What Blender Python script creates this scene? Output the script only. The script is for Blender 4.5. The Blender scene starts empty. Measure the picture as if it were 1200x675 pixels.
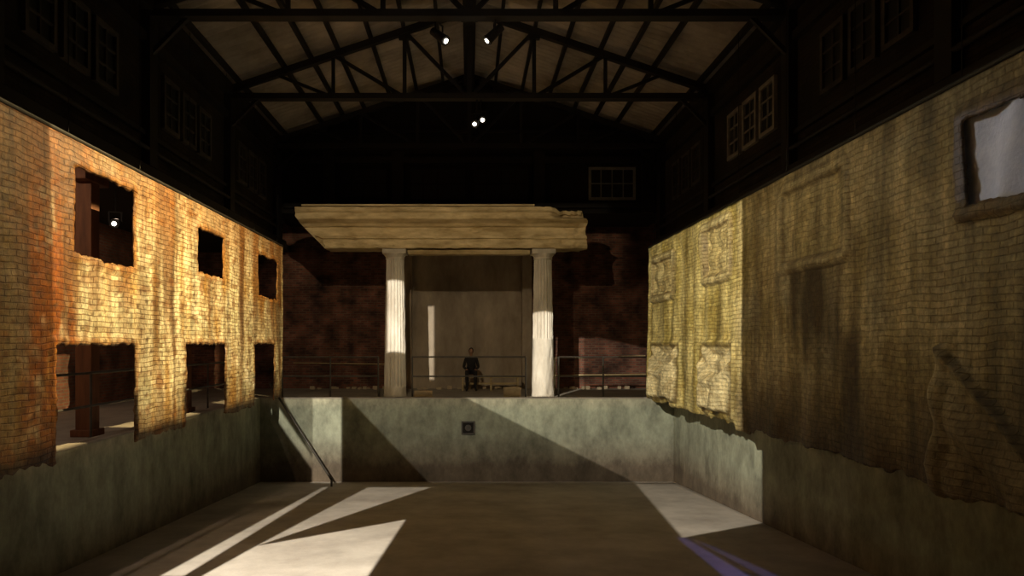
import bpy, bmesh, math, random
from mathutils import Vector, noise
random.seed(4)
sc = bpy.context.scene
F = 850.0; CU = 550.0; CV = 402.0       # surveyed focal length and vanishing point

# ------------------------------------------------------------------ helpers
def N(x, y=0.0, z=0.0): return noise.noise(Vector((x, y, z)))
def sstep(a, b, x):
    t = max(0.0, min(1.0, (x-a)/(b-a))); return t*t*(3-2*t)
def mix(a, b, t):
    t=max(0.0,min(1.0,t)); return tuple(a[i]*(1-t)+b[i]*t for i in range(3))

class MB:
    def __init__(s): s.v=[]; s.f=[]; s.m=[]
    def box(s, x0,x1,y0,y1,z0,z1, m=0):
        b=len(s.v)
        s.v += [(x0,y0,z0),(x1,y0,z0),(x1,y1,z0),(x0,y1,z0),(x0,y0,z1),(x1,y0,z1),(x1,y1,z1),(x0,y1,z1)]
        for q in ((0,3,2,1),(4,5,6,7),(0,1,5,4),(1,2,6,5),(2,3,7,6),(3,0,4,7)):
            s.f.append(tuple(b+i for i in q)); s.m.append(m)
    def beam(s, p, q, w, h, m=0):
        p=Vector(p); q=Vector(q); d=(q-p).normalized()
        up=Vector((0,0,1)) if abs(d.z)<0.95 else Vector((0,1,0))
        a=d.cross(up).normalized()*w/2; c=a.cross(d).normalized()*h/2
        b=len(s.v)
        for e in (p,q):
            for k,l in ((-1,-1),(1,-1),(1,1),(-1,1)): s.v.append(tuple(e+a*k+c*l))
        for f in ((0,3,2,1),(4,5,6,7),(0,1,5,4),(1,2,6,5),(2,3,7,6),(3,0,4,7)):
            s.f.append(tuple(b+i for i in f)); s.m.append(m)
    def cyl(s, p, q, r, n=12, m=0, r2=None):
        p=Vector(p); q=Vector(q); d=(q-p).normalized(); r2=r if r2 is None else r2
        up=Vector((0,0,1)) if abs(d.z)<0.95 else Vector((0,1,0))
        a=d.cross(up).normalized(); c=a.cross(d).normalized(); b=len(s.v)
        for e,rr in ((p,r),(q,r2)):
            for i in range(n):
                t=2*math.pi*i/n; s.v.append(tuple(e+a*math.cos(t)*rr+c*math.sin(t)*rr))
        for i in range(n):
            j=(i+1)%n; s.f.append((b+i,b+j,b+n+j,b+n+i)); s.m.append(m)
        s.f.append(tuple(b+i for i in range(n))[::-1]); s.m.append(m)
        s.f.append(tuple(b+n+i for i in range(n))); s.m.append(m)
    def build(s, name, mats, bevel=0, smooth=False):
        me=bpy.data.meshes.new(name); me.from_pydata(s.v,[],s.f)
        for mm in (mats if isinstance(mats,(list,tuple)) else [mats]): me.materials.append(mm)
        for i,p in enumerate(me.polygons): p.material_index=s.m[i]; p.use_smooth=smooth
        o=bpy.data.objects.new(name,me); sc.collection.objects.link(o)
        bm=bmesh.new(); bm.from_mesh(me); bmesh.ops.recalc_face_normals(bm,faces=bm.faces); bm.to_mesh(me); bm.free()
        if bevel:
            b=o.modifiers.new('bevel','BEVEL'); b.width=bevel; b.segments=2; b.limit_method='ANGLE'
        return o

# ------------------------------------------------------------------ materials
def base_mat(name):
    m=bpy.data.materials.new(name); m.use_nodes=True; nt=m.node_tree
    return m, nt, nt.nodes['Principled BSDF']
def nd(nt, t, **k):
    n=nt.nodes.new(t)
    for a,b in k.items(): setattr(n,a,b)
    return n
def mottled(name, c1, c2, rough=0.8, scale=2.0, bump=0.2, metal=0.0, stretch=(1,1,1), fine=25):
    m,nt,bs=base_mat(name); L=nt.links
    tc=nd(nt,'ShaderNodeTexCoord'); mp=nd(nt,'ShaderNodeMapping'); mp.inputs['Scale'].default_value=stretch
    L.new(tc.outputs['Object'],mp.inputs['Vector'])
    n1=nd(nt,'ShaderNodeTexNoise'); n1.inputs['Scale'].default_value=scale; n1.inputs['Detail'].default_value=8; n1.inputs['Roughness'].default_value=.65
    L.new(mp.outputs[0],n1.inputs['Vector'])
    r=nd(nt,'ShaderNodeValToRGB'); r.color_ramp.elements[0].position=.32; r.color_ramp.elements[1].position=.68
    r.color_ramp.elements[0].color=(*c1,1); r.color_ramp.elements[1].color=(*c2,1)
    L.new(n1.outputs['Fac'],r.inputs['Fac']); L.new(r.outputs['Color'],bs.inputs['Base Color'])
    n2=nd(nt,'ShaderNodeTexNoise'); n2.inputs['Scale'].default_value=fine; n2.inputs['Detail'].default_value=5
    L.new(mp.outputs[0],n2.inputs['Vector'])
    b=nd(nt,'ShaderNodeBump'); b.inputs['Strength'].default_value=bump; b.inputs['Distance'].default_value=.03
    L.new(n2.outputs['Fac'],b.inputs['Height']); L.new(b.outputs[0],bs.inputs['Normal'])
    bs.inputs['Roughness'].default_value=rough; bs.inputs['Metallic'].default_value=metal
    return m
def brickvec(nt, axis):
    tc=nd(nt,'ShaderNodeTexCoord'); sp=nd(nt,'ShaderNodeSeparateXYZ'); cb=nd(nt,'ShaderNodeCombineXYZ')
    nt.links.new(tc.outputs['Object'],sp.inputs[0])
    nt.links.new(sp.outputs[axis],cb.inputs[0]); nt.links.new(sp.outputs['Z'],cb.inputs[1]); return tc,cb
def brick(name, c1, c2, mort, axis='Y', w=.24, h=.08, ms=.012, lo=.35):
    m,nt,bs=base_mat(name); L=nt.links; tc,cb=brickvec(nt,axis)
    br=nd(nt,'ShaderNodeTexBrick'); br.inputs['Scale'].default_value=1
    br.inputs['Brick Width'].default_value=w; br.inputs['Row Height'].default_value=h; br.inputs['Mortar Size'].default_value=ms
    br.inputs['Color1'].default_value=(*c1,1); br.inputs['Color2'].default_value=(*c2,1); br.inputs['Mortar'].default_value=(*mort,1)
    L.new(cb.outputs[0],br.inputs['Vector'])
    n=nd(nt,'ShaderNodeTexNoise'); n.inputs['Scale'].default_value=1.6; n.inputs['Detail'].default_value=8
    L.new(tc.outputs['Object'],n.inputs['Vector'])
    mr=nd(nt,'ShaderNodeMapRange'); mr.inputs[1].default_value=.3; mr.inputs[2].default_value=.7; mr.inputs[3].default_value=lo; mr.inputs[4].default_value=1.3
    L.new(n.outputs['Fac'],mr.inputs[0])
    mx=nd(nt,'ShaderNodeVectorMath',operation='SCALE'); L.new(br.outputs['Color'],mx.inputs[0]); L.new(mr.outputs[0],mx.inputs['Scale'])
    L.new(mx.outputs[0],bs.inputs['Base Color'])
    b=nd(nt,'ShaderNodeBump'); b.inputs['Strength'].default_value=.6; b.inputs['Distance'].default_value=.02; b.invert=True
    L.new(br.outputs['Fac'],b.inputs['Height']); L.new(b.outputs[0],bs.inputs['Normal'])
    bs.inputs['Roughness'].default_value=.9
    return m
def fabric_mat(name, mortcol, lo, hi):
    m,nt,bs=base_mat(name); L=nt.links; tc,cb=brickvec(nt,'Y')
    nz=nd(nt,'ShaderNodeTexNoise'); nz.inputs['Scale'].default_value=1.5; nz.inputs['Detail'].default_value=6
    L.new(tc.outputs['Object'],nz.inputs['Vector'])
    sub=nd(nt,'ShaderNodeVectorMath',operation='SUBTRACT'); sub.inputs[1].default_value=(.5,.5,.5); L.new(nz.outputs['Color'],sub.inputs[0])
    sca=nd(nt,'ShaderNodeVectorMath',operation='SCALE'); sca.inputs['Scale'].default_value=.12; L.new(sub.outputs[0],sca.inputs[0])
    add=nd(nt,'ShaderNodeVectorMath',operation='ADD'); L.new(cb.outputs[0],add.inputs[0]); L.new(sca.outputs[0],add.inputs[1])
    br=nd(nt,'ShaderNodeTexBrick'); br.inputs['Scale'].default_value=1
    br.inputs['Brick Width'].default_value=.225; br.inputs['Row Height'].default_value=.078; br.inputs['Mortar Size'].default_value=.009; br.inputs['Mortar Smooth'].default_value=.5
    br.inputs['Color1'].default_value=(1,1,1,1); br.inputs['Color2'].default_value=(.55,.47,.35,1); br.inputs['Mortar'].default_value=(*mortcol,1)
    L.new(add.outputs[0],br.inputs['Vector'])
    n0=nd(nt,'ShaderNodeTexNoise'); n0.inputs['Scale'].default_value=2.2; n0.inputs['Detail'].default_value=7; n0.inputs['Roughness'].default_value=.7
    L.new(tc.outputs['Object'],n0.inputs['Vector'])
    am=nd(nt,'ShaderNodeMapRange'); am.inputs[1].default_value=.35; am.inputs[2].default_value=.65; am.inputs[3].default_value=lo; am.inputs[4].default_value=hi
    L.new(n0.outputs['Fac'],am.inputs[0])
    at=nd(nt,'ShaderNodeVertexColor',layer_name='stain_and_shade')
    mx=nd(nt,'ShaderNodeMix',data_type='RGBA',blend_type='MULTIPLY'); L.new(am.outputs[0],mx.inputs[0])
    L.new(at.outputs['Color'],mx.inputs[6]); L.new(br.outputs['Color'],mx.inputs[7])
    n2=nd(nt,'ShaderNodeTexNoise'); n2.inputs['Scale'].default_value=11; n2.inputs['Detail'].default_value=9; n2.inputs['Roughness'].default_value=.75
    L.new(tc.outputs['Object'],n2.inputs['Vector'])
    mr=nd(nt,'ShaderNodeMapRange'); mr.inputs[1].default_value=.3; mr.inputs[2].default_value=.7; mr.inputs[3].default_value=.35; mr.inputs[4].default_value=1.35
    L.new(n2.outputs['Fac'],mr.inputs[0])
    # large vertical run-off grime
    mp=nd(nt,'ShaderNodeMapping'); mp.inputs['Scale'].default_value=(1,2.6,.28); L.new(tc.outputs['Object'],mp.inputs[0])
    n4=nd(nt,'ShaderNodeTexNoise'); n4.inputs['Scale'].default_value=1.4; n4.inputs['Detail'].default_value=8; n4.inputs['Roughness'].default_value=.7
    L.new(mp.outputs[0],n4.inputs['Vector'])
    m4=nd(nt,'ShaderNodeMapRange'); m4.inputs[1].default_value=.36; m4.inputs[2].default_value=.6; m4.inputs[3].default_value=.5; m4.inputs[4].default_value=1.1
    L.new(n4.outputs['Fac'],m4.inputs[0])
    mm=nd(nt,'ShaderNodeMath',operation='MULTIPLY'); L.new(mr.outputs[0],mm.inputs[0]); L.new(m4.outputs[0],mm.inputs[1])
    m2=nd(nt,'ShaderNodeVectorMath',operation='SCALE'); L.new(mx.outputs[2],m2.inputs[0]); L.new(mm.outputs[0],m2.inputs['Scale'])
    L.new(m2.outputs[0],bs.inputs['Base Color'])
    b=nd(nt,'ShaderNodeBump'); b.inputs['Strength'].default_value=.9; b.inputs['Distance'].default_value=.02; b.invert=True
    L.new(br.outputs['Fac'],b.inputs['Height'])
    b2=nd(nt,'ShaderNodeBump'); b2.inputs['Strength'].default_value=.5; b2.inputs['Distance'].default_value=.03
    L.new(n2.outputs['Fac'],b2.inputs['Height']); L.new(b.outputs[0],b2.inputs['Normal']); L.new(b2.outputs[0],bs.inputs['Normal'])
    bs.inputs['Roughness'].default_value=.5
    return m
def pool_mat(name):
    m,nt,bs=base_mat(name); L=nt.links
    tc=nd(nt,'ShaderNodeTexCoord'); sp=nd(nt,'ShaderNodeSeparateXYZ'); L.new(tc.outputs['Object'],sp.inputs[0])
    mp=nd(nt,'ShaderNodeMapping'); mp.inputs['Scale'].default_value=(1.3,1.3,.8); L.new(tc.outputs['Object'],mp.inputs[0])
    n=nd(nt,'ShaderNodeTexNoise'); n.inputs['Scale'].default_value=1.6; n.inputs['Detail'].default_value=10; n.inputs['Roughness'].default_value=.72
    L.new(mp.outputs[0],n.inputs[0])
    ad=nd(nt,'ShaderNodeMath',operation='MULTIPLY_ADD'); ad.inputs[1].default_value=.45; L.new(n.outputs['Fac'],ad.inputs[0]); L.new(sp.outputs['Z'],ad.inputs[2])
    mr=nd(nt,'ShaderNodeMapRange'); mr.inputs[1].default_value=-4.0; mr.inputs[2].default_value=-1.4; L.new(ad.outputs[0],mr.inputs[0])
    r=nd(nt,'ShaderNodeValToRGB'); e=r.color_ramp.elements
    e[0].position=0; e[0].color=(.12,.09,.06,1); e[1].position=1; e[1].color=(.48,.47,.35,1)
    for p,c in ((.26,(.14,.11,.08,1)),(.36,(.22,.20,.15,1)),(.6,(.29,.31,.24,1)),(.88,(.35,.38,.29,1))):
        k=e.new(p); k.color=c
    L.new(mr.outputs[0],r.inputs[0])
    n3=nd(nt,'ShaderNodeMapRange'); n3.inputs[1].default_value=.3; n3.inputs[2].default_value=.7; n3.inputs[3].default_value=.45; n3.inputs[4].default_value=1.3
    L.new(n.outputs['Fac'],n3.inputs[0])
    s=nd(nt,'ShaderNodeVectorMath',operation='SCALE'); L.new(r.outputs[0],s.inputs[0]); L.new(n3.outputs[0],s.inputs['Scale'])
    L.new(s.outputs[0],bs.inputs['Base Color']); bs.inputs['Roughness'].default_value=.8
    b=nd(nt,'ShaderNodeBump'); b.inputs['Strength'].default_value=.2; L.new(n.outputs['Fac'],b.inputs['Height']); L.new(b.outputs[0],bs.inputs['Normal'])
    return m
def emis(name,c,s):
    m,nt,bs=base_mat(name); bs.inputs['Base Color'].default_value=(*c,1); bs.inputs['Emission Color'].default_value=(*c,1); bs.inputs['Emission Strength'].default_value=s; return m

M_steel=mottled('black_steel',(.008,.006,.005),(.018,.013,.01),.6,3,.1)
M_floor=mottled('pool_floor_plaster',(.33,.295,.265),(.54,.50,.455),.8,.9,.15)
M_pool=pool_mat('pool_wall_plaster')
M_deck=mottled('deck_concrete',(.30,.27,.23),(.45,.41,.35),.8,1.5,.2)
M_nave=brick('near_black_brick',(.04,.026,.018),(.02,.014,.01),(.014,.01,.008),lo=.1)  # brick colour held near black so the unlit upper walls stay dark
M_aisle=brick('aisle_brick',(.30,.11,.06),(.18,.07,.045),(.2,.15,.11))
M_backb=brick('red_brick',(.30,.11,.07),(.13,.05,.04),(.2,.14,.1),axis='X',lo=.12)
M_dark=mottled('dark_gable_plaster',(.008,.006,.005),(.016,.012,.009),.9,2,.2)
M_roof=mottled('corrugated_asbestos',(.20,.17,.13),(.58,.50,.40),.85,.5,.1)
M_plast=mottled('stained_plaster',(.26,.21,.16),(.58,.50,.40),.9,1.0,.3,stretch=(1,1,.4))
M_stone=mottled('aged_stone',(.34,.25,.12),(.76,.63,.38),.85,2.0,.35,stretch=(.6,1,2))
M_colm=mottled('column_plaster',(.50,.45,.38),(.86,.83,.76),.8,1.6,.4,stretch=(1,1,.4))
M_wood=mottled('brown_timber',(.12,.045,.02),(.26,.10,.04),.7,2,.3,stretch=(4,4,.5))
M_rail=mottled('painted_rail',(.05,.045,.04),(.10,.09,.08),.5,5,.1)
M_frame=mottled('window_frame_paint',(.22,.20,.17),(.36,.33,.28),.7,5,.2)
M_framed=mottled('shaded_window_frame',(.045,.038,.03),(.09,.075,.06),.7,5,.2)  # darker copy of the frame paint, for windows left in shade
M_glass,_,g=base_mat('dusty_glass'); g.inputs['Base Color'].default_value=(.01,.01,.009,1); g.inputs['Roughness'].default_value=.6
M_curt=mottled('pale_curtain',(.62,.66,.74),(.88,.9,.95),.8,3,.2)
M_lens=emis('lamp_lens',(1,.93,.78),9)
M_block=mottled('concrete_block',(.45,.36,.24),(.62,.52,.38),.8,5,.3)
M_cloth=mottled('dark_clothing',(.010,.010,.012),(.025,.022,.022),.9,8,.2)
M_skin=mottled('skin',(.30,.17,.11),(.36,.21,.14),.6,8,.05)
M_hair=mottled('dark_hair',(.008,.006,.005),(.02,.014,.01),.7,30,.3)
M_fabL=fabric_mat('latex_brick_cast_cream',(.38,.21,.07),.35,1.0)
M_fabR=fabric_mat('latex_brick_cast_ochre',(.46,.36,.20),.15,.8)

# ------------------------------------------------------------------ dimensions (eye level z=0)
XL,XR=-6.02,5.9; YB=20.9; ZD=-1.6; YN=2.0
def zf(y): return -4.0+0.06*(YB-y)

m=MB(); n=20
for i in range(n+1):
    y=YN+(YB-YN)*i/n
    m.v += [(XL,y,zf(y)),(XR,y,zf(y)),(XR,y,zf(y)-.3),(XL,y,zf(y)-.3)]
for i in range(n):
    a=4*i
    for k in range(4): m.f.append((a+k,a+(k+1)%4,a+4+(k+1)%4,a+4+k)); m.m.append(0)
m.f += [(0,1,2,3),(4*n,4*n+1,4*n+2,4*n+3)]; m.m += [0,0]
m.build('floor',M_floor)
def simple(name,mat,*b,bevel=0):
    m=MB(); [m.box(*k) for k in b]; return m.build(name,mat,bevel)
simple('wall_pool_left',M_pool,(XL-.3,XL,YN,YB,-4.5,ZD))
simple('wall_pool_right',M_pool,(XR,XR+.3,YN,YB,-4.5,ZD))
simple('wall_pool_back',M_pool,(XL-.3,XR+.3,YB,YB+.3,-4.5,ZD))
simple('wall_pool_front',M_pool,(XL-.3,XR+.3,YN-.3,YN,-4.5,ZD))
simple('floor_deck',M_deck,(-9.8,XL-.3,-4,25.6,ZD-.2,ZD),(XR+.3,9.8,-4,25.6,ZD-.2,ZD),(XL-.3,XR+.3,YB+.3,25.6,ZD-.2,ZD),(XL-.3,XR+.3,-4,YN-.3,ZD-.2,ZD))
simple('trim_coping',M_deck,(XL-.25,XR+.25,YB-.03,YB+.27,ZD,ZD+.035),(XL-.27,XL+.02,YN,YB-.03,ZD,ZD+.035),(XR-.02,XR+.27,YN,YB-.03,ZD,ZD+.035),bevel=.01)
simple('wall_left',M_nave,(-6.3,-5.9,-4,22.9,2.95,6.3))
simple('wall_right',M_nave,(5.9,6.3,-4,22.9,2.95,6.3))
simple('wall_aisle_left',M_aisle,(-10.1,-9.8,-4,25.6,-1.8,3.2))
simple('wall_aisle_right',M_aisle,(9.8,10.1,-4,25.6,-1.8,3.2))
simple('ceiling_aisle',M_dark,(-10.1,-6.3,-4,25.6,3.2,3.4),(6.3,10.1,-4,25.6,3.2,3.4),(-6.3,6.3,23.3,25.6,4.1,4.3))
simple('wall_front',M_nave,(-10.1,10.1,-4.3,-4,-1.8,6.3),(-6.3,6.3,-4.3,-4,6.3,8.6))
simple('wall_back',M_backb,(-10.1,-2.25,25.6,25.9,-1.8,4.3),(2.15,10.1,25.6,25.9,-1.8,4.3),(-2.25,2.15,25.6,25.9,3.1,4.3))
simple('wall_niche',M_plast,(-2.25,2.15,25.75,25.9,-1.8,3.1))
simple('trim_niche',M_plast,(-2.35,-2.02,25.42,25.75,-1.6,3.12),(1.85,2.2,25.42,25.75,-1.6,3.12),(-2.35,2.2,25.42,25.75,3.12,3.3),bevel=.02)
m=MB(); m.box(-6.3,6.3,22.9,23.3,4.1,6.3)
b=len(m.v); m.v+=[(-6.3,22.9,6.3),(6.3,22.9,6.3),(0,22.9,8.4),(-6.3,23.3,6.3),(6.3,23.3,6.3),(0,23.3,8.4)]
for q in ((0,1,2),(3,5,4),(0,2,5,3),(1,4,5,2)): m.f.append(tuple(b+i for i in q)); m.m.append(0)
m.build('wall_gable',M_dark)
for sx_,nm in ((-1,'trim_beam_left'),(1,'trim_beam_right')):
    m=MB(); x=5.9*sx_
    for z0,z1,d in ((2.95,3.2,.14),(3.75,3.83,.08),(5.45,5.6,.1),(6.0,6.25,.2)):
        a,c=sorted((x,x-sx_*d)); m.box(a,c,-3.9,22.85,z0,z1)
    for y in (0,4.4,8.8,13.2,17.6,22.0):
        a,c=sorted((x,x-sx_*.16)); m.box(a,c,y-.16,y+.16,3.2,6.0)
    m.cyl((x-sx_*.12,-3.9,3.5),(x-sx_*.12,22.8,3.5),.04)
    m.build(nm,M_steel)
m=MB()
for z0,z1 in ((4.25,4.4),(5.65,5.85),(6.6,6.7)): m.box(-5.8,5.8,22.75,22.9,z0,z1)
for x in (-4.4,-2.25,2.2,5.6): m.box(x-.18,x+.18,22.72,22.9,4.1,6.0)
m.build('trim_gable',M_steel)

# roof -------------------------------------------------------------
def zr(x): return 6.25+(6.3-abs(x))*0.335
m=MB(); ny=960; xs=[-6.35,-4.6,-3.2,-1.6,0,1.6,3.2,4.6,6.35]
for j in range(ny+1):
    y=-4.2+27.4*j/ny; w=.045*math.sin(y*2*math.pi/.24)
    for i,x in enumerate(xs): m.v.append((x,y,zr(x)+w))
for j in range(ny):
    for i in range(len(xs)-1):
        a=j*len(xs)+i; m.f.append((a,a+1,a+1+len(xs),a+len(xs))); m.m.append(0)
m.build('ceiling',M_roof,smooth=True)
m=MB()
for x in (-5.6,-4.5,-3.85,-3.2,-2.4,-1.6,-.8,-.12,.12,.8,1.6,2.4,3.2,3.85,4.5,5.6): m.box(x-.04,x+.04,-4,22.9,zr(x)-.19,zr(x)-.06)
m.build('roof_purlins',M_steel)
for k,y in enumerate((0.0,4.4,8.8,13.2,17.6,22.0)):
    m=MB(); zb=5.96; top=lambda x: zr(x)-.27
    m.box(-5.9,5.9,y-.12,y+.12,zb-.06,zb+.07)
    for s in (-1,1):
        m.beam((s*5.9,y,top(5.9)),(0,y,top(0)),.16,.15)
        m.beam((s*1.57,y,zb),(s*1.57,y,top(1.57)),.09,.09)
        m.beam((s*3.3,y,zb),(s*3.3,y,top(3.3)),.08,.08)
        m.beam((s*1.57,y,top(1.57)),(s*.02,y,zb),.08,.08)
        m.beam((s*3.3,y,top(3.3)),(s*1.57,y,zb),.08,.08)
        m.beam((s*4.7,y,top(4.7)),(s*3.3,y,zb),.07,.07)
        m.beam((s*5.85,y,5.2),(s*5.1,y,zb),.08,.08)
        m.box(s*1.57-.14,s*1.57+.14,y-.06,y+.06,top(1.57)-.2,top(1.57)+.02)
    m.beam((0,y,zb),(0,y,top(0)),.12,.12)
    m.box(-.2,.2,y-.07,y+.07,top(0)-.28,top(0))
    m.build('roof_truss' ,M_steel)
simple('ridge_beam',M_steel,(-.14,.14,8.9,22.7,7.62,7.86))

# clerestory windows ------------------------------------------------
wn=1
def window(plane, a0,a1,z0,z1, cols=2, rows=3, fm=None):
    global wn
    m=MB()
    def bx(u0,u1,w0,w1,d0,d1,mi):
        if plane=='L': m.box(-5.9+d0,-5.9+d1,u0,u1,w0,w1,mi)
        elif plane=='R': m.box(5.9-d1,5.9-d0,u0,u1,w0,w1,mi)
        else: m.box(u0,u1,22.9-d1,22.9-d0,w0,w1,mi)
    bx(a0,a1,z0,z1,0,.02,1)
    t=.04
    bx(a0-t,a0+t,z0-t,z1+t,.0,.07,0); bx(a1-t,a1+t,z0-t,z1+t,.0,.07,0)
    bx(a0+t,a1-t,z0-t,z0+t,.0,.07,0); bx(a0+t,a1-t,z1-t,z1+t,.0,.07,0)
    for i in range(1,cols): 
        c=a0+(a1-a0)*i/cols; bx(c-.015,c+.015,z0+t,z1-t,.02,.05,0)
    for i in range(1,rows):
        c=z0+(z1-z0)*i/rows; bx(a0+t,a1-t,c-.015,c+.015,.02,.055,0)
    m.build('window_%d'%wn,[fm or M_frame,M_glass]); wn+=1
for pl in 'LR':
    for c in (10.8,15.15,19.6):
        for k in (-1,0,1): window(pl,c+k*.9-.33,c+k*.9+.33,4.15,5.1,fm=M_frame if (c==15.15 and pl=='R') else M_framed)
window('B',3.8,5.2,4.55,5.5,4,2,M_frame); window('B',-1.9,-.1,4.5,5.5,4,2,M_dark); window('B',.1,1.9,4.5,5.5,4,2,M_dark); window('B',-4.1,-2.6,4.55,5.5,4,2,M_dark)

for x in (-6.58,6.58):
    for y in (3.7,8.1,12.5,16.7,20.6):
        m=MB(); m.box(x-.14,x+.14,y-.14,y+.14,ZD,2.95); m.box(x-.2,x+.2,y-.2,y+.2,ZD,ZD+.12); m.box(x-.18,x+.18,y-.4,y+.4,2.75,2.95)
        m.build('timber_post',M_wood,bevel=.015)

def railing(p,q,zs=(-.41,-.98),npost=3,r=.025):
    m=MB(); p=Vector(p); q=Vector(q)
    for z in zs: m.cyl((p.x,p.y,z),(q.x,q.y,z),r,10)
    for i in range(npost):
        c=p.lerp(q,i/(npost-1)); m.cyl((c.x,c.y,ZD),(c.x,c.y,zs[0]),r,10); m.cyl((c.x,c.y,ZD),(c.x,c.y,ZD+.02),r*2.2,10)
    return m.build('railing',M_rail)
railing((-5.5,21.35,0),(-2.68,21.35,0),npost=3)
railing((-1.68,21.35,0),(1.66,21.35,0),npost=2)
railing((2.63,21.35,0),(5.25,21.35,0),npost=3)
railing((-6.34,4,0),(-6.34,20.3,0),zs=(-.5,-1.05),npost=7,r=.022)
railing((6.34,4,0),(6.34,20.3,0),zs=(-.5,-1.05),npost=7,r=.022)

def column(cx,cy,smooth_to):
    m=MB(); nfl=20; seg=160; rings=60; zb=ZD+.06; zt=2.56
    for j in range(rings+1):
        t=j/rings; z=zb+(zt-zb)*t
        R=.335-.06*t-.01*t*t
        for i in range(seg):
            a=2*math.pi*i/seg
            fl=abs(math.sin(a*nfl/2))
            f=sstep(smooth_to-.05,smooth_to+.05,z)
            r=R*(1-.10*fl*f)
            r+= .012*N(math.cos(a)*3+cx,math.sin(a)*3,z*3)-.05*max(0,N(math.cos(a)*2+9,math.sin(a)*2+cx,z*1.7)-.3)
            m.v.append((cx+r*math.cos(a),cy+r*math.sin(a),z))
    for j in range(rings):
        for i in range(seg):
            k=(i+1)%seg; m.f.append((j*seg+i,j*seg+k,(j+1)*seg+k,(j+1)*seg+i)); m.m.append(0)
    m.cyl((cx,cy,ZD),(cx,cy,zb),.345,40)
    m.cyl((cx,cy,zt-.04),(cx,cy,zt),.285,40); m.cyl((cx,cy,zt),(cx,cy,zt+.11),.265,40,r2=.34)
    m.box(cx-.35,cx+.35,cy-.35,cy+.35,zt+.11,2.8)
    return m.build('fluted_column',M_colm)
column(-2.24,21.9,-1.3); column(2.22,21.9,.15)

prof=[(22.45,2.82),(21.55,2.82),(21.55,3.10),(21.47,3.12),(21.47,3.2),(21.59,3.22),(21.59,3.48),(21.5,3.5),(21.42,3.58),(21.25,3.64),(21.15,3.68),(21.15,3.86),(21.06,3.92),(21.0,4.02),(22.45,4.05)]
prof=[(a,2.82+(b-2.82)*.94) for a,b in prof]
pp=[]
for i in range(len(prof)-1):
    a=prof[i]; b=prof[i+1]; L=math.hypot(b[0]-a[0],b[1]-a[1]); k=max(1,int(L/.06))
    for j in range(k): pp.append((a[0]+(b[0]-a[0])*j/k,a[1]+(b[1]-a[1])*j/k))
pp.append(prof[-1])
m=MB(); nx=300
for i in range(nx+1):
    t=i/nx
    for (y,z) in pp:
        xl=-5.05+.75*sstep(3.65,2.9,z)+.16*N(z*6,y*2,3)
        xr_=3.45-.12*sstep(3.5,3.8,z)+.18*N(z*5,y*2,8)
        x=xl+(xr_-xl)*t
        e=.008*N(x*5,y*5,z*5)+.02*N(x*.7,z*2,4)
        chip=.22*max(0,N(x*2.6,y*2,z*4)-.36)
        dmg=sstep(2.3,2.8,x)
        yy=y+e+chip+dmg*.08*N(x*6,z*6,1)+ (dmg*.28 if z>3.65 and y<22 else 0)
        m.v.append((x,yy,z+.012*N(x*.9,y*2,7)+(-.05*max(0,N(x*4,y,2)-.2)-.18*dmg*abs(N(x*4,3,z))-.06*dmg if z>3.82 else 0)+(.05*max(0,N(x*3,y*2,9)) if z<2.9 else 0)))
K=len(pp)
for i in range(nx):
    for j in range(K):
        k=(j+1)%K; m.f.append((i*K+j,i*K+k,(i+1)*K+k,(i+1)*K+j)); m.m.append(0)
m.f.append(tuple(range(K))); m.m.append(0); m.f.append(tuple(nx*K+i for i in range(K))); m.m.append(0)
m.build('entablature',M_stone)
simple('trim_capping_board',M_stone,(-4.9,1.9,21.15,22.3,4.0,4.05))
simple('trim_lintel',M_stone,(-1.85,1.82,21.75,22.1,2.66,2.8),bevel=.015)

simple('concrete_block',M_block,(1.0,1.5,21.1,21.35,ZD+.036,ZD+.31),bevel=.015).location=(0,-.05,0)
simple('wooden_crate',M_block,(-1.6,-1.08,21.05,21.28,ZD+.036,ZD+.22),bevel=.01)
m=MB(); m.box(-.2,.13,20.86,20.898,-2.6,-2.28,1)
m.box(-.23,.16,20.84,20.898,-2.63,-2.59); m.box(-.23,.16,20.84,20.898,-2.29,-2.25); m.box(-.23,-.19,20.84,20.898,-2.59,-2.29); m.box(.12,.16,20.84,20.898,-2.59,-2.29)
m.cyl((-.035,20.83,-2.44),(-.035,20.87,-2.44),.09,20,0)
m.build('pool_inlet_grille',[M_rail,M_dark])
m=MB(); m.box(-.3,1.75,24.3,24.75,-1.16,-1.1)
for x in (-.25,.7,1.6): m.box(x,x+.06,24.35,24.41,ZD,-1.16); m.box(x,x+.06,24.64,24.7,ZD,-1.16)
m.box(-.25,1.66,24.5,24.55,-1.4,-1.34); m.build('bench',M_stone,bevel=.005)

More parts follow.
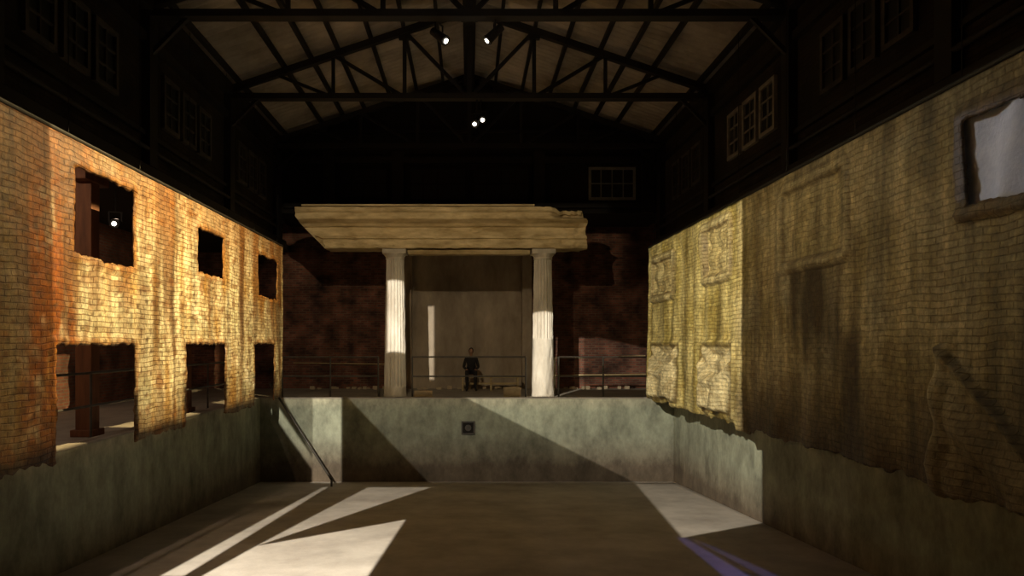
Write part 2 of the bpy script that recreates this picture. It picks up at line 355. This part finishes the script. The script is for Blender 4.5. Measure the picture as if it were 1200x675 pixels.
# small dark figure seated on the bench --------------------------------------
root=bpy.data.objects.new('seated_person',None); sc.collection.objects.link(root)
def skin(name,pts,edges,rad,mat,sub=2):
    me=bpy.data.meshes.new(name); me.from_pydata(pts,edges,[]); me.materials.append(mat)
    o=bpy.data.objects.new(name,me); sc.collection.objects.link(o)
    sk=o.modifiers.new('skin','SKIN'); sk.use_smooth_shade=True
    for i,r in enumerate(rad):
        r=r if isinstance(r,tuple) else (r,r)
        me.skin_vertices[0].data[i].radius=r; me.skin_vertices[0].data[i].use_root=(i==0)
    s=o.modifiers.new('sub','SUBSURF'); s.levels=sub; s.render_levels=sub
    o.parent=root; return o
bx,by,bz=.06,24.5,-.965
P=[(bx,by,bz),(bx,by-.03,bz+.22),(bx,by-.08,bz+.42),(bx,by-.11,bz+.52),
   (bx-.1,by-.03,bz-.01),(bx-.14,by-.42,bz+.0),(bx-.14,by-.40,bz-.44),(bx-.15,by-.44,bz-.57),(bx-.16,by-.60,bz-.59),
   (bx+.1,by-.03,bz-.01),(bx+.14,by-.42,bz+.0),(bx+.14,by-.36,bz-.44),(bx+.15,by-.40,bz-.57),(bx+.17,by-.56,bz-.59),
   (bx-.18,by-.08,bz+.42),(bx-.25,by-.12,bz+.16),(bx-.16,by-.34,bz+.09),
   (bx+.18,by-.08,bz+.42),(bx+.25,by-.12,bz+.16),(bx+.16,by-.34,bz+.09)]
E=[(0,1),(1,2),(2,3),(0,4),(4,5),(5,6),(6,7),(7,8),(0,9),(9,10),(10,11),(11,12),(12,13),(2,14),(14,15),(15,16),(2,17),(17,18),(18,19)]
R=[(.15,.12),(.14,.11),(.16,.11),.06,.09,.075,.05,.045,.035,.09,.075,.05,.045,.035,.065,.05,.035,.065,.05,.035]
skin('body',P,E,R,M_cloth)
hx,hy,hz=bx,by-.15,bz+.68
m=MB()
def ell(m,c,r,mi,f=None,n=20,k=14):
    b=len(m.v)
    for j in range(k+1):
        ph=math.pi*j/k
        for i in range(n):
            th=2*math.pi*i/n; p=Vector((math.sin(ph)*math.cos(th)*r[0],math.sin(ph)*math.sin(th)*r[1],math.cos(ph)*r[2]))
            if f: p=f(p)
            m.v.append((c[0]+p.x,c[1]+p.y,c[2]+p.z))
    for j in range(k):
        for i in range(n):
            q=(i+1)%n; m.f.append((b+j*n+i,b+j*n+q,b+(j+1)*n+q,b+(j+1)*n+i)); m.m.append(mi)
def jaw(p): 
    s=1-.28*max(0,-p.z/.12); return Vector((p.x*s,p.y*(1-.12*max(0,-p.z/.12)),p.z))
ell(m,(hx,hy,hz),(.075,.092,.118),0,jaw)
ell(m,(hx,hy+.018,hz+.022),(.083,.092,.112),1,lambda p: Vector((p.x,max(p.y,-.05),p.z)) if p.z<.04 else p)
ell(m,(hx,hy-.095,hz-.012),(.012,.018,.022),0)
for k in (-1,1):
    ell(m,(hx+.030*k,hy-.084,hz+.008),(.011,.006,.006),1); ell(m,(hx+.078*k,hy+.005,hz-.005),(.010,.018,.028),0)
ell(m,(hx,hy-.082,hz-.052),(.022,.006,.005),1)
m.cyl((bx,by-.10,bz+.48),(hx,hy+.02,hz-.07),.047,14,0)
o=m.build('head',[M_skin,M_hair],smooth=True); o.parent=root
for k in (-1,1):
    w0=Vector((bx+.16*k,by-.34,bz+.09)); pts=[tuple(w0),tuple(w0+Vector((-.01*k,-.05,-.005)))]; ed=[(0,1)]; ra=[.026,(.034,.018)]
    for i,(dx,l) in enumerate(((-.026,.058),(-.009,.068),(.009,.064),(.026,.05))):
        c=w0+Vector((dx,-.085,-.005)); pts+= [tuple(c),tuple(c+Vector((0,-l*.5,-.008))),tuple(c+Vector((0,-l*.8,-.03)))]
        n0=2+3*i; ed+=[(1,n0),(n0,n0+1),(n0+1,n0+2)]; ra+=[.010,.009,.007]
    n0=len(pts); pts+=[tuple(w0+Vector((-.045*k,-.05,-.01))),tuple(w0+Vector((-.055*k,-.085,-.02)))]; ed+=[(0,n0),(n0,n0+1)]; ra+=[.011,.008]
    skin('hand_%s'%('l' if k<0 else 'r'),pts,ed,ra,M_skin,1)

m=MB()
for i in range(60):
    x=random.choice([random.uniform(-1.9,1.8),random.uniform(2.6,5.6),random.uniform(-5.6,-2.6)]); y=random.uniform(24.95,25.35); s=random.uniform(.03,.09)
    m.box(x-s,x+s,y-s*.7,y+s*.7,ZD,ZD+s*random.uniform(.6,1.6))
m.build('brick_rubble',M_block,bevel=.01)
m=MB(); m.cyl((2.4,25.55,-.55),(6.2,25.55,-.45),.02,8); m.cyl((2.4,25.5,-1.15),(6.2,25.5,-1.1),.03,8)
m.cyl((-6.2,25.55,-.7),(-2.5,25.55,-.75),.02,8); m.cyl((3.0,25.5,-1.6),(3.0,25.5,-.5),.025,8)
m.build('heating_pipes',M_stone)
m=MB(); a=Vector((-5.62,20.45,-1.15)); b=Vector((-3.78,19.9,-3.75))
m.cyl(a,b,.03,10); m.cyl(a,(a.x,21.05,-1.15),.03,10); m.cyl((a.x,21.05,-1.15),(a.x,21.05,ZD+.035),.03,10); m.cyl(b,(b.x,b.y,zf(b.y)),.03,10)
m.build('pool_handrail',M_rail,smooth=True)

def stage_light(loc, aim, hang=None, lit=True):
    m=MB(); p=Vector(loc); d=(Vector(aim)-p).normalized()
    m.cyl(p-d*.40,p-d*.05,.075,16,0,.09); m.cyl(p-d*.05,p-d*.02,.10,16,0)
    m.cyl(p-d*.022,p-d*.008,.045 if lit else .09,16,1 if lit else 0)
    s=d.cross(Vector((0,0,1))).normalized(); c=p-d*.22
    for k in (-1,1): m.beam(c+s*.12*k,c+s*.12*k+Vector((0,0,.22)),.03,.02)
    m.beam(c-s*.13+Vector((0,0,.22)),c+s*.13+Vector((0,0,.22)),.03,.02)
    m.cyl(c+Vector((0,0,.22)),(c.x,c.y,hang),.015,8)
    m.build('stage_light',[M_steel,M_lens])
PA=(.31,13.35,5.55); PB=(-.42,13.35,5.55); PC=(.32,17.4,5.35); PD=(.12,17.4,5.25)
stage_light(PA,(-5.3,13,0.),5.9); stage_light(PB,(5.1,10,0.),5.9)
stage_light(PC,(3,4,1.),5.9); stage_light(PD,(-4,6,-1.),5.9)
stage_light((-7.3,14.9,2.45),(-3,2,-1),3.19)

# ------------------------------------------------------------------ fabric casts
def lines(a,b,step,extra):
    n=int((b-a)/step); L=[a+(b-a)*i/n for i in range(n+1)]
    for e in extra: L=[q for q in L if abs(q-e)>step*.45]+[e]
    return sorted(L)
def rect_sd(s,z,r):
    dx=max(r[0]-s,s-r[1]); dz=max(r[2]-z,z-r[3])
    if dx>0 and dz>0: return math.hypot(dx,dz)
    return max(dx,dz)
def cast(name, x0, inward, s0,s1,z0,z1, holes, relief, colour, mat, hem):
    ex=[h[0] for h in holes]+[h[1] for h in holes]; ez=[]
    for h in holes: ez+= [h[2],h[3]]
    ez=sorted(set(round(e,3) for e in ez)); ez2=[]
    for e in ez:
        if not ez2 or e-ez2[-1]>.012: ez2.append(e)
    S=lines(s0,s1,.04,sorted(set(ex))); Z=lines(z0,z1,.04,[e for e in ez2 if z0<e<z1])
    nS,nZ=len(S),len(Z); V=[];C=[]
    for s in S:
        for z in Z:
            q=min([abs(rect_sd(s,z,h)) for h in holes]+[9]); w=sstep(.45,.0,q)+.8*sstep(.4,0,min(s-s0,s1-s))
            if z<z0+.3: w=1
            w*=sstep(z1,z1-.25,z)
            ds=w*(.04*N(s*2.1,z*2.1,3)+.035*N(s*7,z*7,5)+.02*N(s*16,z*16,9))
            dz=w*(.04*N(s*2.1,z*2.1,13)+.035*N(s*7,z*7,15)+.02*N(s*16,z*16,19))
            if z<z0+.5: dz+=hem(s)*(1-(z-z0)/.5)
            V.append((x0+inward*relief(s,z)*(.25+.75*sstep(z1,z1-.5,z)),s+ds,z+dz)); C.append(colour(s,z))
    faces=[]
    for i in range(nS-1):
        for j in range(nZ-1):
            cs=(S[i]+S[i+1])/2; cz=(Z[j]+Z[j+1])/2
            if any(h[0]-1e-4<cs<h[1]+1e-4 and h[2]-.008<cz<h[3]+.008 for h in holes): continue
            faces.append((i*nZ+j,i*nZ+j+1,(i+1)*nZ+j+1,(i+1)*nZ+j))
    me=bpy.data.meshes.new(name); me.from_pydata(V,[],faces); me.materials.append(mat)
    ca=me.color_attributes.new('stain_and_shade','FLOAT_COLOR','POINT')  # stains together with painted light and shade, per vertex
    for i,c in enumerate(C): ca.data[i].color=(*c,1)
    for p in me.polygons: p.use_smooth=True
    bm=bmesh.new(); bm.from_mesh(me); bmesh.ops.delete(bm,geom=[v for v in bm.verts if not v.link_faces],context='VERTS'); bm.to_mesh(me); bm.free()
    o=bpy.data.objects.new(name,me); sc.collection.objects.link(o)
    sol=o.modifiers.new('thick','SOLIDIFY'); sol.thickness=.015; sol.offset=0
    b=MB(); b.cyl((x0,s0,z1+.03),(x0,s1,z1+.03),.03,10)
    y=s0+.3
    while y<s1: b.cyl((x0,y,z1+.03),(x0+.0,y,5.95),.006,6); y+=2.1
    ob=b.build('batten',M_steel); ob.parent=o
    return o
LH=[(9.82,11.56,1.2,2.4),(14.24,15.82,1.4,2.27),(18.45,20.2,1.2,2.25),(9.34,11.6,-1.75,-.03),(13.7,15.9,-1.75,-.03),(18.1,19.95,-1.75,-.03)]
def reliefL(s,z):
    d=.05*N(s*.6,z*.25,1)+.03*N(s*1.8,z*.5,2)
    far=sstep(15.5,19.5,s); low=sstep(.5,-1.4,z)
    d+=(.003+.028*far*(.3+.7*low))*math.sin(s*9+3*N(s*.9,z*.6,4))
    d+=.02*low*math.sin(s*5+2*N(s,z,5))
    d+=.012*N(s*5,z*5,6)+.008*N(s*12,z*12,7)
    for k,h in enumerate(LH):
        q=rect_sd(s,z,h)
        d+=.02*sstep(.14,.10,q)*sstep(-.02,.03,q)
        if k<3 and h[0]-.12<s<h[1]+.12 and 0<z-h[3]<.16: d+=.02
    return d
def colL(s,z):
    st=N(s*3.2,z*.35,1)*.6+N(s*8,z*.8,4)*.4+N(s*1.1,z*1.1,2)*.5
    c=mix((1.0,.92,.66),(.70,.44,.14),sstep(-.1,.5,st))
    c=mix(c,(.84,.84,.60),.5*sstep(.05,.4,N(s*1.3,z*1.5,91)))
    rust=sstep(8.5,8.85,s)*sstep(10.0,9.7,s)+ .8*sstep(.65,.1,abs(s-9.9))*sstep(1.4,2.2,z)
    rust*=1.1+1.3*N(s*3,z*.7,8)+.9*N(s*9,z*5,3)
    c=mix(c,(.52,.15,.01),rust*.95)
    c=mix(c,(.26,.15,.04),.92*sstep(8.85,8.4,s))  # shade band at the near end, painted into the colour
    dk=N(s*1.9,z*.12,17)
    c=mix(c,(.28,.12,.03),.85*sstep(.05,.42,dk)*sstep(-1.2,1.5,z))  # soft vertical bands: fold shading painted into the colour
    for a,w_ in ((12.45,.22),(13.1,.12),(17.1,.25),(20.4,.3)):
        c=mix(c,(.22,.11,.035),.8*sstep(w_,w_*.3,abs(s-a+.15*N(0,z*.8,a)))*(.5+.5*sstep(-1.5,1,z)))  # more fold-shade bands painted at set positions
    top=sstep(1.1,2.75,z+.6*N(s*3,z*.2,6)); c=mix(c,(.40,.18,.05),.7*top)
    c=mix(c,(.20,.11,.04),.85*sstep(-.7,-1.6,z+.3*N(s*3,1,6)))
    for h in LH:
        q=rect_sd(s,z,h)
        c=mix(c,(.52,.21,.03),.75*sstep(.15,.02,q+.12*N(s*8,z*8,2)))
        if h[2]>0 and h[0]<s<h[1] and z<h[2]: c=mix(c,(.48,.20,.04),.6*sstep(1.3,.1,h[2]-z)*sstep(-.2,.3,N(s*5,z*.3,66)))
    sp=N(s*9,z*11,23); c=mix(c,(.24,.10,.02),.8*sstep(.25,.5,sp))
    bl=N(s*3,z*5,77); c=mix(c,(.34,.13,.02),.65*sstep(.2,.55,bl))
    return c
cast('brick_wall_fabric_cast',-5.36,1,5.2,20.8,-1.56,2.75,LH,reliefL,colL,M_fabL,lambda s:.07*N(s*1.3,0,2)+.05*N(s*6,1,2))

RF=[(10.0,11.85,1.3,2.42),(14.38,15.95,1.43,2.43),(18.3,20.3,1.3,2.2)]
RO=(6.1,7.5,1.42,2.3)
RC=[(14.1,16.1,-1.4,-.05),(17.9,20.3,-1.45,-.05)]
def reliefR(s,z):
    d=.05*N(s*.6,z*.25,31)+.03*N(s*1.8,z*.5,32); far=sstep(12,18,s)
    d+=(.004+.03*far)*math.sin(s*7+3*N(s*.9,z*.5,34))+.012*N(s*5,z*5,36)
    d+=.03*sstep(0,-1.5,z)*math.sin(s*4.2+2*N(s,z,5))
    for h in RF+[RO]:
        q=rect_sd(s,z,h); d+=(.035 if h[0]<13 else .07)*sstep(.19,.16,q)*sstep(-.02,.02,q)
        if q<0:
            c=(h[0]+h[1])/2; u=(s-c)/((h[1]-h[0])/2)
            d+=-.02+.015*math.sin(s*9+2*N(s,z*2,1))
            if h[0]>13: d+=.035*math.sin((z-.25*u*u)*12)*sstep(0,-.15,q)
        if h[0]-.2<s<h[1]+.2 and abs(z-h[2]+.1)<.06: d+=.02
    for h in RC:
        q=rect_sd(s,z,h); m_=sstep(.04,-.08,q)
        c=(h[0]+h[1])/2; w=(h[1]-h[0])/2; u=(s-c)/w
        # swag across the top, long vertical folds hanging below it
        sag=z+.18+.38*(1-u*u)
        d+=m_*(.20*sstep(.1,-.25,sag)*(1-.4*u*u)+.06*math.sin(sag*17)*sstep(-.55,-.2,sag)
               +.07*math.sin(u*7+2.2*z)*sstep(-.15,-.5,sag))
        d+=.05*sstep(.13,.10,q)*sstep(-.02,.02,q)
    if s<7.9 and z<.15:
        dd=(z+.1)+(7.8-s)*.75
        d+=.10*sstep(.05,-.03,dd)+.04*math.sin(dd*9)*sstep(0,-.1,dd)
        d+=.04*sstep(.12,.05,abs(s-7.8))
    return d
def colR(s,z):
    st=N(s*3.0,z*.3,41)*.6+N(s*8,z*.8,44)*.35+N(s*1.1,z*1.1,42)*.5
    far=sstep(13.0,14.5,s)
    c=mix(mix((.72,.60,.34),(.42,.33,.14),sstep(-.25,.4,st)),mix((.86,.73,.30),(.54,.43,.12),sstep(-.25,.4,st)),far)  # lit far part coloured brighter, near part dimmer, split at the key-light edge
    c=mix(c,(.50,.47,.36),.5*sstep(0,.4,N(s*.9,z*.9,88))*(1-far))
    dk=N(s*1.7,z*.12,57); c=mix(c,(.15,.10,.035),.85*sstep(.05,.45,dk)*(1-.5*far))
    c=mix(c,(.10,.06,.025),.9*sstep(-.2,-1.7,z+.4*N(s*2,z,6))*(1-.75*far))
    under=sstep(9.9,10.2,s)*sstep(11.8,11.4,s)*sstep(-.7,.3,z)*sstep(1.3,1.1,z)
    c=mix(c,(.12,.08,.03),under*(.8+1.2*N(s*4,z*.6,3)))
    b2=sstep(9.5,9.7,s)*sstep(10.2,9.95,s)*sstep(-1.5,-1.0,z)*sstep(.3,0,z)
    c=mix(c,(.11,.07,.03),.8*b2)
    for h in RF: 
        q=rect_sd(s,z,h)
        if q<0: c=mix(c,(.70,.58,.30),.6)
        if 0<q<.17: c=mix(c,(.76,.65,.38),.5)
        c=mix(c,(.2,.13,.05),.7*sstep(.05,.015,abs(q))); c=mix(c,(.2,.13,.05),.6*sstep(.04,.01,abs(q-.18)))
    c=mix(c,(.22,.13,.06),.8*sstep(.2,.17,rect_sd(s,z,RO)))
    for h in RC:
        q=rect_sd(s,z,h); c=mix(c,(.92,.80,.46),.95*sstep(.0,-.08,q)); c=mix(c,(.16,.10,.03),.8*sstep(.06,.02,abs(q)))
    if s<7.9 and z<.15:
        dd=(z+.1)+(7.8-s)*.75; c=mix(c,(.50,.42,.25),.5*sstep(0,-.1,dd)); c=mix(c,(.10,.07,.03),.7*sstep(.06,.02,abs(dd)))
    return c
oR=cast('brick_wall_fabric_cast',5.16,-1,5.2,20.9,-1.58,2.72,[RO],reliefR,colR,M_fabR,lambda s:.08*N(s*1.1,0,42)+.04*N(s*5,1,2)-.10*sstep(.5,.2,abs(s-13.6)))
m=MB(); ns,nz=70,16
for i in range(ns+1):
    s=5.9+1.75*i/ns
    for j in range(nz+1):
        z=1.36+1.0*j/nz; m.v.append((5.195+.022*math.sin(s*10+2.2*z+1.2*N(s*2,z*2,1)),s,z))
for i in range(ns):
    for j in range(nz):
        a=i*(nz+1)+j; m.f.append((a,a+1,a+nz+2,a+nz+1)); m.m.append(0)
m.build('window_curtain',M_curt,smooth=True)

# ------------------------------------------------------------------ lighting
def sx(u,v,x): y=F*x/(u-CU); return Vector((x,y,-(v-CV)/F*y))        # surveyed point on a plane x=const
def sy(u,v,y): return Vector(((u-CU)/F*y,y,-(v-CV)/F*y))             # ... on a plane y=const
def sf(u,v):                                                        # ... on the sloping pool floor
    k=(v-CV)/F; y=(4.0-.06*YB)/(k-.06); return Vector(((u-CU)/F*y,y,-k*y))
def profile_spot(name, loc, aim, polys, color, power, soft=.006, cone=150, radius=.03):
    """spot for stage lanterns and added fills, optional shutters/gobo: light shader masks beam directions"""
    ld=bpy.data.lights.new(name,'SPOT'); ld.energy=power; ld.color=color; ld.spot_size=math.radians(cone); ld.spot_blend=.15; ld.shadow_soft_size=radius
    o=bpy.data.objects.new(name,ld); sc.collection.objects.link(o); o.location=loc
    loc=Vector(loc); o.rotation_euler=(Vector(aim)-loc).to_track_quat('-Z','Y').to_euler()
    if not polys: return o
    ld.use_nodes=True; nt=ld.node_tree; L=nt.links
    em=[n for n in nt.nodes if n.type=='EMISSION'][0]
    geo=nd(nt,'ShaderNodeNewGeometry'); total=None
    for pts,w in polys:
        c=sum((Vector(p) for p in pts),Vector())/len(pts)-loc; cur=None
        for i in range(len(pts)):
            a=Vector(pts[i])-loc; b=Vector(pts[(i+1)%len(pts)])-loc
            n=a.cross(b)
            if n.length<1e-6: continue
            n.normalize()
            if n.dot(c)<0: n=-n
            dt=nd(nt,'ShaderNodeVectorMath',operation='DOT_PRODUCT'); dt.inputs[1].default_value=n
            L.new(geo.outputs['Incoming'],dt.inputs[0])
            if cur is None: cur=dt.outputs['Value']
            else:
                mn=nd(nt,'ShaderNodeMath',operation='MINIMUM'); L.new(cur,mn.inputs[0]); L.new(dt.outputs['Value'],mn.inputs[1]); cur=mn.outputs[0]
        ma=nd(nt,'ShaderNodeMath',operation='MULTIPLY_ADD',use_clamp=True); ma.inputs[1].default_value=1/soft; ma.inputs[2].default_value=.5; L.new(cur,ma.inputs[0])
        mw=nd(nt,'ShaderNodeMath',operation='MULTIPLY'); mw.inputs[1].default_value=w; L.new(ma.outputs[0],mw.inputs[0])
        if total is None: total=mw.outputs[0]
        else:
            mm=nd(nt,'ShaderNodeMath',operation='MAXIMUM'); L.new(total,mm.inputs[0]); L.new(mw.outputs[0],mm.inputs[1]); total=mm.outputs[0]
    L.new(total,em.inputs['Strength'])
    return o
def xr(x,y0,y1,z0,z1): return [Vector((x,y0,z0)),Vector((x,y1,z0)),Vector((x,y1,z1)),Vector((x,y0,z1))]
def yrect(y,x0,x1,z0,z1): return [Vector((x0,y,z0)),Vector((x1,y,z0)),Vector((x1,y,z1)),Vector((x0,y,z1))]

# shutters keep the beam off the pool wall below the door openings
LX=-5.36
profile_spot('light_left_cast',PA,(-5.3,13.5,0),[
  (xr(LX,9.2,20.9,-.80,2.85),1.0),(xr(LX,11.72,13.6,-1.42,-.7),.9),(xr(LX,16.0,18.0,-1.42,-.7),.9),(xr(LX,20.05,20.7,-1.42,-.7),.9),
  (xr(LX,5,9.22,-1.38,2.85),.38)],(1,.74,.34),6600,soft=.012)
profile_spot('light_right_cast',PB,(5.1,11,0),[(xr(5.16,5,20.9,-.9,2.8),1.0)],(1,.82,.48),500,soft=.14)
profile_spot('light_curtain_fill',PB,(5.1,7,1.9),[(xr(5.2,5.9,7.62,1.42,2.32),1.0)],(.55,.68,1),480,soft=.004)  # blue lamp added to brighten and tint the curtain
P1=(-4.5,2.2,4.6)
YW=20.9
profile_spot('light_key',P1,(2,18,-1),[
  ([sx(870,236,5.16),sx(870,505,5.16),sx(757,470,5.16),sx(757,292,5.16)],1.05),
  ([sx(790,470,5.9),sx(893,500,5.9),sx(893,613,5.9),sx(790,565,5.9)],1.1),
  ([sy(545,466,YW),sy(790,466,YW),sy(790,568,YW),sy(748,568,YW)],1.0),
  ([sy(408,466,YW),sy(547,466,YW),sy(748,568,YW),sy(505,568,YW)],.30),
  ([sy(366,466,YW),sy(400,466,YW),sy(400,568,YW),sy(366,568,YW)],1.6),
  ([sy(332,466,YW),sy(367,466,YW),sy(367,535,YW)],.7),
  ([sy(306,466,YW),sy(318,466,YW),sy(390,570,YW),sy(380,570,YW)],1.1),
  ([sf(745,567),sf(792,567),sf(893,613),sf(800,630)],1.0),
  ([sf(378,571),sf(384,571),sf(215,675),sf(188,675)],1.2),
  ([sf(392,571),sf(505,571),sf(300,640),sf(262,660)],1.2),
  ([sf(300,640),sf(475,609),sf(430,676),sf(235,676)],1.45),
  ([sy(453,328,21.6),sy(478,328,21.6),sy(478,412,21.6),sy(453,412,21.6)],1.7),
  ([sy(620,365,21.6),sy(652,365,21.6),sy(652,465,21.6),sy(620,465,21.6)],1.7),
  ([sy(655,398,25.5),sy(700,395,25.5),sy(760,408,25.5),sy(760,462,25.5),sy(655,462,25.5)],.6),
  ],(1,.89,.70),12000,soft=.003,cone=120)
profile_spot('light_portico',(-1.5,9.0,5.3),(-.8,21.5,3),[
  (yrect(21.5,-5.5,3.7,2.75,4.3),.8),(yrect(21.5,-5.6,5.4,-1.6,2.8),.45),(yrect(21.5,-2.4,2.4,-1.6,2.8),.65)],(1,.78,.48),1700,soft=.03)
def roofpoly(w): return [Vector((-w,10,6.3)),Vector((w,10,6.3)),Vector((w,20.6,6.2)),Vector((-w,20.6,6.2))]
profile_spot('light_roof',(0,1.0,-.9),(0,15,6.5),[(roofpoly(5.8),.4),(roofpoly(4.0),.75),(roofpoly(2.2),1.2)],(1,.80,.58),440,soft=.10)
profile_spot('light_blue',(-2,3,5),(2,12,-3.4),[
  ([sf(793,630),sf(803,630),sf(880,676),sf(850,676)],1),([sf(812,632),sf(835,640),sf(915,676),sf(895,676)],.6)],(.3,.28,1),1900,soft=.004)
profile_spot('light_aisle_fill',(-8.0,9.5,3.1),(-8.2,10.5,-1.6),None,(1,.72,.5),130,cone=165,radius=.06)  # unseen lamp added to brighten the left aisle
profile_spot('light_aisle_fill',(-8.0,16.5,3.1),(-8.2,17,-1.6),None,(1,.72,.5),50,cone=165,radius=.06)  # second added lamp, further along the aisle
profile_spot('light_floor_fill',(0,5,5.3),(0,16,-3.5),[([Vector((-5.8,9,-3.3)),Vector((5.7,9,-3.3)),Vector((5.7,20.8,-4)),Vector((-5.8,20.8,-4))],1)],(1,.76,.6),60,soft=.01,radius=.3)  # added fill lamp masked to the pool floor
profile_spot('light_fill',(0,-1.5,5.4),(0,12,1.5),None,(1,.8,.6),20,cone=150,radius=.4)  # unseen fill lamp added behind the camera, lifts the whole hall slightly

w=bpy.data.worlds.new('world'); sc.world=w; w.use_nodes=True
w.node_tree.nodes['Background'].inputs[0].default_value=(.02,.018,.015,1); w.node_tree.nodes['Background'].inputs[1].default_value=.3

cam=bpy.data.cameras.new('camera'); co=bpy.data.objects.new('camera',cam); sc.collection.objects.link(co)
cam.sensor_width=36; cam.lens=36*F/1200; cam.shift_x=50/1200; cam.shift_y=64.5/1200
co.location=(0,0,0); co.rotation_euler=(math.pi/2,0,0); cam.clip_start=.05
sc.camera=co
sc.view_settings.view_transform='Standard'
